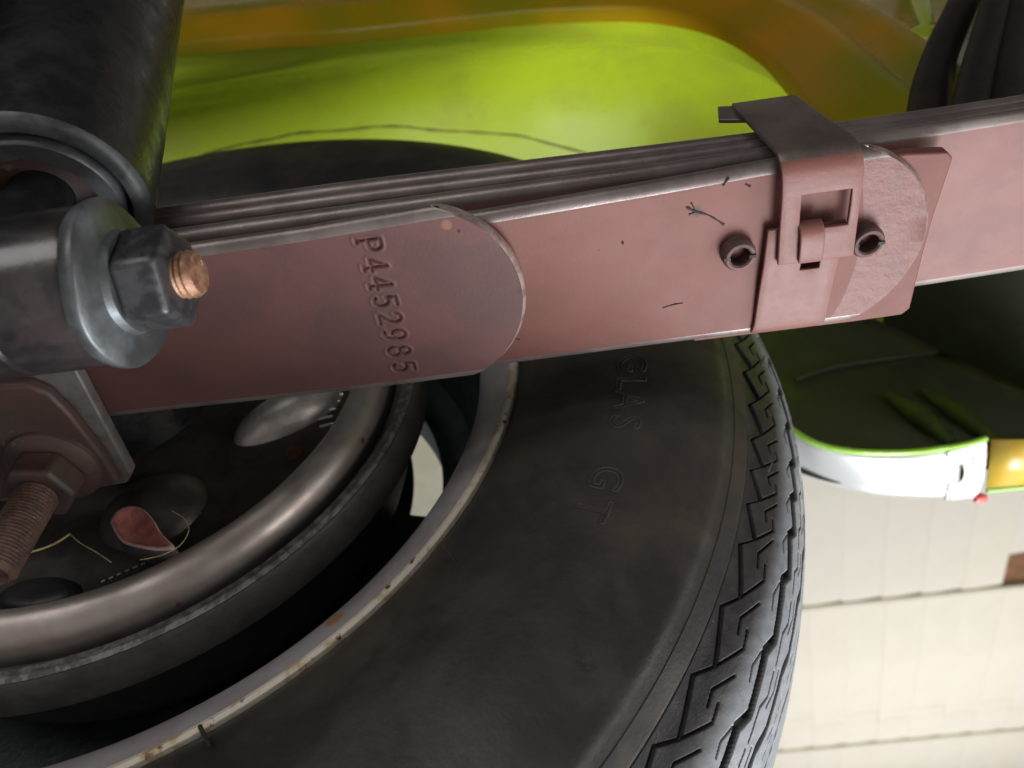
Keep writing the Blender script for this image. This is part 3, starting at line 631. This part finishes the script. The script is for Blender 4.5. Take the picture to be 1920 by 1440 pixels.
# red plug, teardrop
pt = [(212, 985), (222, 966), (245, 955), (270, 960), (290, 980), (305, 1005), (328, 1030), (300, 1035), (265, 1030), (232, 1018)]
pts = smooth_path([at(u, v, 1, -.001) for u, v in pt + [pt[0]]], 5)[:-1]
cen = pts.mean(0); V = [cen + np.array([0, .0010, 0])]; F = []; n = len(pts)
for sc_, dy in ((.45, .0006), (.8, -.0002), (.93, -.0022), (1.05, -.0014), (1.18, .006)):
    for p in pts: V.append(cen + (p - cen) * sc_ + np.array([0, dy, 0]))
for k in range(n): F.append((0, 1 + k, 1 + (k + 1) % n))
for r in range(4):
    for k in range(n): F.append((1 + r * n + k, 1 + (r + 1) * n + k, 1 + (r + 1) * n + (k + 1) % n, 1 + r * n + (k + 1) % n))
mi = [0] * n + [0] * n + [0] * n + [1] * n + [2] * n
child(mk('adjuster_plug', V, F, [m_redplug, material('pink_plug_rim', (.60, .40, .37), .45, var=(.45, .28, .26), vscale=200), m_back_in], br, True, mi))['label'] = 'red teardrop shaped adjuster plug'
# oval rubber plug near the bottom
dome('rubber_plug', (-5, 1122), (152, 1112), .0078, .0035, .0088, m_rubber, br, pw=6)
c = at(553, 848, 1, .0092); child(lathe('inspection_disc', c, (0, -1, 0), [(-.0002, .0042), (.0008, .0040), (.0009, .0001)], m_rustdot, br, 24))
for i, (u, v) in enumerate(((600, 800), (598, 786), (604, 772), (612, 758), (618, 745))):
    p = at(u, v, 1, .009); q = at(u + 26, v - 6, 1, .009)
    child(tube('stamped_bar', [p, q], .0007, m_boss, br, 6))
for i in range(9):
    p = at(190 + i * 15, 1092 - i * 6.6, 1, .0092); q = at(198 + i * 15, 1088 - i * 6.6, 1, .0092); child(tube('stamped_mark', [p, q], .00065, m_zinc, br, 6))

# ================================================================== wheel
wheel = empty('wheel', (0, .078, -.31)); tag(wheel, 'car wheel with black ribbed tyre on a silver rim with rusty lip', 'wheel'); bpy.context.view_layer.update()
RT = .3140; W2 = .154; YZ, RZ = .004, .2915
half = [(.006, .1890), (.002, .1915), (-.004, .1975), (-.0085, .207), (-.0125, .222), (-.0140, .236), (-.0140, .250), (-.0118, .264), (-.0075, .2765), (-.0046, .2805), (-.0014, .2845), (.0018, .2880)]
tre = [(.0018, .2880), (YZ, RZ), (.0075, .2978), (.0120, .3030), (.0175, .3068), (.0250, .3098), (.035, .3118), (.05, .3131), (.064, .3137), (.077, RT)]
hp_ = smooth_path([(y, 0, r) for y, r in half], 5)[:, [0, 2]]; tp_ = smooth_path([(y, 0, r) for y, r in tre], 14)[:, [0, 2]]
# sidewall (both sides)
tyre = child(lathe('tyre', (0, 0, 0), (0, 1, 0), [tuple(p) for p in hp_[:-1]] + [(.0018 + .0006, .2880 - .0009)], m_tyre, wheel, 300, sharp=70))
tyre['label'] = 'black tyre, sidewall lettered GLAS GT'
def under(o, p):      # sub-part: keep world coordinates
    o.parent = p; o.matrix_parent_inverse = p.matrix_world.inverted(); return o
bpy.context.view_layer.update()
for rr_ in (.2826,):
    yq = float(np.interp(rr_, hp_[:, 1], hp_[:, 0]))
    under(lathe('mould_line', (0, 0, 0), (0, 1, 0), [(yq + .0003, rr_ - .0003), (yq - .00022, rr_), (yq + .0003, rr_ + .0004)], m_tyre, None, 240, sharp=None), tyre)
out = [(W2 - y, r) for y, r in hp_[::-1]]
under(lathe('outer_sidewall', (0, 0, 0), (0, 1, 0), out, m_tyre, None, 160), tyre)
# tread: a displaced sheet with grooves and sipes
arcs = np.r_[0, np.cumsum(np.hypot(*np.diff(tp_, axis=0).T))]; Ltot = arcs[-1]
ss = np.r_[np.linspace(0, .044, 200), np.linspace(.044, Ltot, 60)[1:]]
ss = np.r_[ss, 2 * Ltot - ss[::-1][1:][::3], ]; ss = np.r_[ss, 2 * Ltot] if ss[-1] < 2 * Ltot - 1e-9 else ss
yy = np.interp(np.minimum(ss, 2 * Ltot - ss), arcs, tp_[:, 0]); yy = np.where(ss > Ltot, W2 - yy, yy); rr = np.interp(np.minimum(ss, 2 * Ltot - ss), arcs, tp_[:, 1])
ny = np.gradient(yy, ss); nr = np.gradient(rr, ss); nl = np.hypot(ny, nr); NY, NR = -nr / nl, ny / nl
corn = [6.3, 10.33, 14.3, 17.52, 20.8, 24.46, 29.6, 34.78, 39.7, 44.6, 49.6, 54.0, 57.8, 61.5]          # degrees below horizontal, uneven pitch
corn = [-1.2, 2.4] + corn
ang = np.r_[np.linspace(-110, -2, 70)[:-1], np.linspace(-2, 48, 1000), np.linspace(48, 90, 60)[1:], np.linspace(90, 250, 90)[1:-1]]
TH, S_ = np.meshgrid(ang, ss, indexing='ij')
Harr = np.zeros_like(TH)
def dseg(px, py, a, b):
    d = np.array(b) - np.array(a); l2 = (d * d).sum() + 1e-12
    t = np.clip(((px - a[0]) * d[0] + (py - a[1]) * d[1]) / l2, 0, 1); return np.hypot(px - a[0] - d[0] * t, py - a[1] - d[1] * t)
DEG = math.radians(1) * .30      # metres of arc per degree
X_ = TH * DEG
zig_x, zig_s = [], []
for k in range(len(corn) - 1):
    a, b = corn[k], corn[k + 1]; p = b - a
    sel = np.where((ang > a - p) & (ang < b + p))[0]
    if len(sel) == 0: continue
    px, ps = X_[sel], S_[sel]
    Lp = lambda t, s: ((a + t * p) * DEG, s)
    zig_x += [(a) * DEG, (a + .74 * p) * DEG]; zig_s += [.0022, .0070]
    sip = [([Lp(.74, .0070), Lp(.33, .0131), Lp(.09, .0122)], .00042, .0022), ([Lp(.22, .0097), Lp(.0, .0089), Lp(-.33, .0136)], .00040, .0022),
           ([Lp(.18, .0196), Lp(.42, .0180), Lp(.6, .0190)], .00032, .0012),
           ([Lp(.2, .0290), Lp(.5, .0302), Lp(.7, .0278), Lp(1.1, .0292)], .00042, .0018), ([Lp(.1, .0322), Lp(.35, .0335), Lp(.6, .0318)], .0004, .0018),
           ([Lp(.15, .0450), Lp(.5, .0465), Lp(.72, .0440)], .0004, .0016), ([Lp(.55, .0490), Lp(.9, .0475)], .0004, .0014)]
    maj = [([Lp(.12, .0214), Lp(.88, .0243), Lp(1.12, .0214)], .0016, .0072), ([Lp(.02, .0362), Lp(.72, .0388), Lp(1.02, .0362)], .0017, .0072), ([Lp(0.1, .0560), Lp(.8, .0585), Lp(1.1, .0560)], .0013, .006)]
    for pts, w, dep in sip + maj:
        for q0, q1 in zip(pts[:-1], pts[1:]):
            d = dseg(px, ps, q0, q1); q_ = np.clip((w * 1.15 - d) / (w * .6), 0, 1); g = dep * q_ * q_ * (3 - 2 * q_)
            Harr[sel] = np.minimum(Harr[sel], -g)
    # tie-bars inside the wide groove
    tb = (np.abs(px - (a + 1.0 * p) * DEG) < .0022) & (np.abs(ps - .0228) < .003)
    blk = Harr[sel]; blk[tb & (blk < -.0025)] = -.0025; Harr[sel] = blk
zx = np.array(zig_x); zs = np.array(zig_s); bnd = np.interp(X_, zx, zs)
side = np.clip((bnd - S_) / .0004, 0, 1)
Harr = np.where(S_ < bnd + .0002, -.0011 * side, Harr)
gl = np.clip((.00065 - np.abs(S_ - bnd)) / .0003, 0, 1) * .0028
Harr = np.minimum(Harr, -gl * (S_ < .02))
Harr[:, 0] = -.0012; Harr[:, -1] = -.0012
Harr += .00003 * np.sin(X_ * 900 + S_ * 700) * (S_ > .012)
Yg = yy[None, :] + NY[None, :] * Harr; Rg = rr[None, :] + NR[None, :] * Harr; A_ = np.radians(-TH)
VT = np.stack([Rg * np.cos(A_), Yg, Rg * np.sin(A_)], -1).reshape(-1, 3)
na, ns = TH.shape; I = np.arange(na)[:, None] * ns + np.arange(ns - 1)[None, :]; J = ((np.arange(na) + 1) % na)[:, None] * ns + np.arange(ns - 1)[None, :]
FT = np.stack([I, I + 1, J + 1, J], -1).reshape(-1, 4)
me = bpy.data.meshes.new('tread'); me.vertices.add(len(VT)); me.vertices.foreach_set('co', VT.ravel()); me.loops.add(FT.size); me.loops.foreach_set('vertex_index', FT.ravel().astype(np.int32))
me.polygons.add(len(FT)); me.polygons.foreach_set('loop_start', np.arange(0, FT.size, 4, dtype=np.int32)); me.polygons.foreach_set('loop_total', np.full(len(FT), 4, dtype=np.int32))
me.update(calc_edges=True); me.polygons.foreach_set('use_smooth', np.ones(len(FT), dtype=bool)); me.materials.append(m_tread)
wv = np.clip((S_ - .0125) / .006, 0, 1) * np.clip(1 + Harr / .0008, 0, 1); wa = me.attributes.new('crown_light', 'FLOAT', 'POINT'); wa.data.foreach_set('value', wv.ravel().astype(np.float32)); me.validate()  # mask for the light painted on the tread, kept out of the grooves
me.flip_normals()
tr = link(bpy.data.objects.new('tread', me)); under(tr, tyre)
# raised outline lettering on the sidewall
def side_y(r): return np.interp(r, hp_[:, 1], hp_[:, 0])
for ch, adeg in (('T', -27.6), ('G', -24.2), ('S', -17.3), ('A', -14.4), ('L', -11.9), ('G', -9.1)):
    cu = bpy.data.curves.new('sidewall_letter', 'FONT'); cu.body = ch; cu.size = .0165; cu.align_x = 'CENTER'; cu.align_y = 'CENTER'; cu.fill_mode = 'NONE'; cu.bevel_depth = .00042; cu.bevel_resolution = 1; cu.resolution_u = 6
    tmp = bpy.data.objects.new('tmp', cu); scene.collection.objects.link(tmp); bpy.context.view_layer.update()
    me = bpy.data.meshes.new_from_object(tmp.evaluated_get(bpy.context.evaluated_depsgraph_get())); bpy.data.objects.remove(tmp)
    a = math.radians(adeg)
    for v in me.vertices:
        x, y, z = v.co
        rad = .2420 + y * 1.0; aa = a - x / .242; v.co = (rad * math.cos(aa), side_y(rad) - z * .8, rad * math.sin(aa))
    me.materials.append(m_letter); me.name = 'sidewall_letter'; me.polygons.foreach_set('use_smooth', [True] * len(me.polygons))
    under(link(bpy.data.objects.new('sidewall_letter', me)), tyre)
# moulding hairs
for (u, v, du, dv, ln, r) in ((1113, 830, 0, -1, .0028, .0007), (832, 1022, 30, 46, .010, .0006), (375, 1362, 18, 36, .008, .0007), (1425, 690, 10, -24, .004, .0003), (1440, 885, 14, -28, .005, .0003)):
    p = at(u, v, 1, -.004 if u < 1200 else .002); q = at(u + du, v + dv, 1, -.010 if u < 1200 else .0005) if du or dv > 0 else p + np.array([.0008, -.0035, .001])
    under(tube('moulding_hair', [p, .5 * (p + q) + np.array([0, -.001, 0]), q], [r, r, r * .5], m_tread, None, 6), tyre)
# rim
rim = child(lathe('rim', (0, 0, 0), (0, 1, 0), [(.0012, .1878), (.0016, .1864), (.0030, .1835), (.0052, .1800), (.0080, .1764), (.0112, .1736), (.0150, .1722)], m_rim, wheel, 260, sharp=70)); rim['label'] = 'silver grey rim flange'
bpy.context.view_layer.update()
under(lathe('rim_lip', (0, 0, 0), (0, 1, 0), [(.0040, .1925), (.0010, .1926), (-.0008, .1918), (-.0014, .1904), (-.0008, .1890), (.0006, .1880), (.0022, .1876)], m_lip, None, 260), rim)
under(lathe('rim_barrel', (0, 0, 0), (0, 1, 0), [(.0148, .1723), (.020, .1715), (.040, .1700), (.060, .1690), (.074, .1640), (.086, .1600), (.120, .158), (.145, .170), (.152, .19)], m_barrel, None, 220), rim)
# disc with vent slots
disc = []; V = []; F = []
def disc_ring(r, y): return (r, y)
nA = 240; slots = [(-14, 27), (76, 117), (166, 207)]
rows_ = [(.1605, .086), (.150, .090), (.1400, .0915), (.1368, .091), (.128, .090), (.124, .089), (.105, .086), (.06, .082)]
for i in range(nA):
    a = 2 * math.pi * i / nA
    for r, y in rows_: V.append((r * math.cos(a), y, r * math.sin(a)))
k = len(rows_)
for i in range(nA):
    deg = (i + .5) * 360 / nA; j = (i + 1) % nA; insl = any(lo <= (deg if deg < 352 else deg - 360) <= hi for lo, hi in slots)
    ed = any((abs((deg if deg < 352 else deg - 360) - lo) < 2.2 or abs((deg if deg < 352 else deg - 360) - hi) < 2.2) for lo, hi in slots)
    for p in range(k - 1):
        if insl and (p == 3 or (p in (2, 4) and not ed)): continue
        F.append((i * k + p, j * k + p, j * k + p + 1, i * k + p + 1))
o = mk('wheel_disc', V, F, m_barrel, None, True, None, 40); m = o.modifiers.new('t', 'SOLIDIFY'); m.thickness = .003; m.offset = 0; under(o, rim)
# bright trim ring outside the disc, seen through the slots
under(lathe('trim_ring', (0, 0, 0), (0, 1, 0), [(.118, .140), (.112, .146), (.110, .152), (.118, .166), (.135, .176)], m_chrome, None, 120), rim)

# ================================================================== dry straw
s1 = tube('straw_stalk', smooth_path([at(u, v, 1, -.016) for u, v in ((-20, 1020), (20, 1026), (45, 1036), (75, 1030), (105, 1018), (130, 1002))], 5), [.0004] * 26, m_straw, None, 6)
tag(s1, 'pale dry straw caught beside the rusty U-bolt end', 'straw')
s2 = tube('straw_stalk', smooth_path([at(u, v, 1, -.012) for u, v in ((130, 1000), (150, 1018), (180, 1035), (208, 1054))], 5), .00022, m_straw, None, 6)
tag(s2, 'thin bent straw stalk in front of the red plug', 'straw')
s3 = tube('plant_fibre', smooth_path([at(u, v, 1, -.014) for u, v in ((322, 958), (345, 972), (354, 992), (346, 1012), (330, 1028), (300, 1042), (262, 1050))], 5), .00016, m_straw, None, 5)
tag(s3, 'fine curled plant fibre beside the red plug', 'fibre')
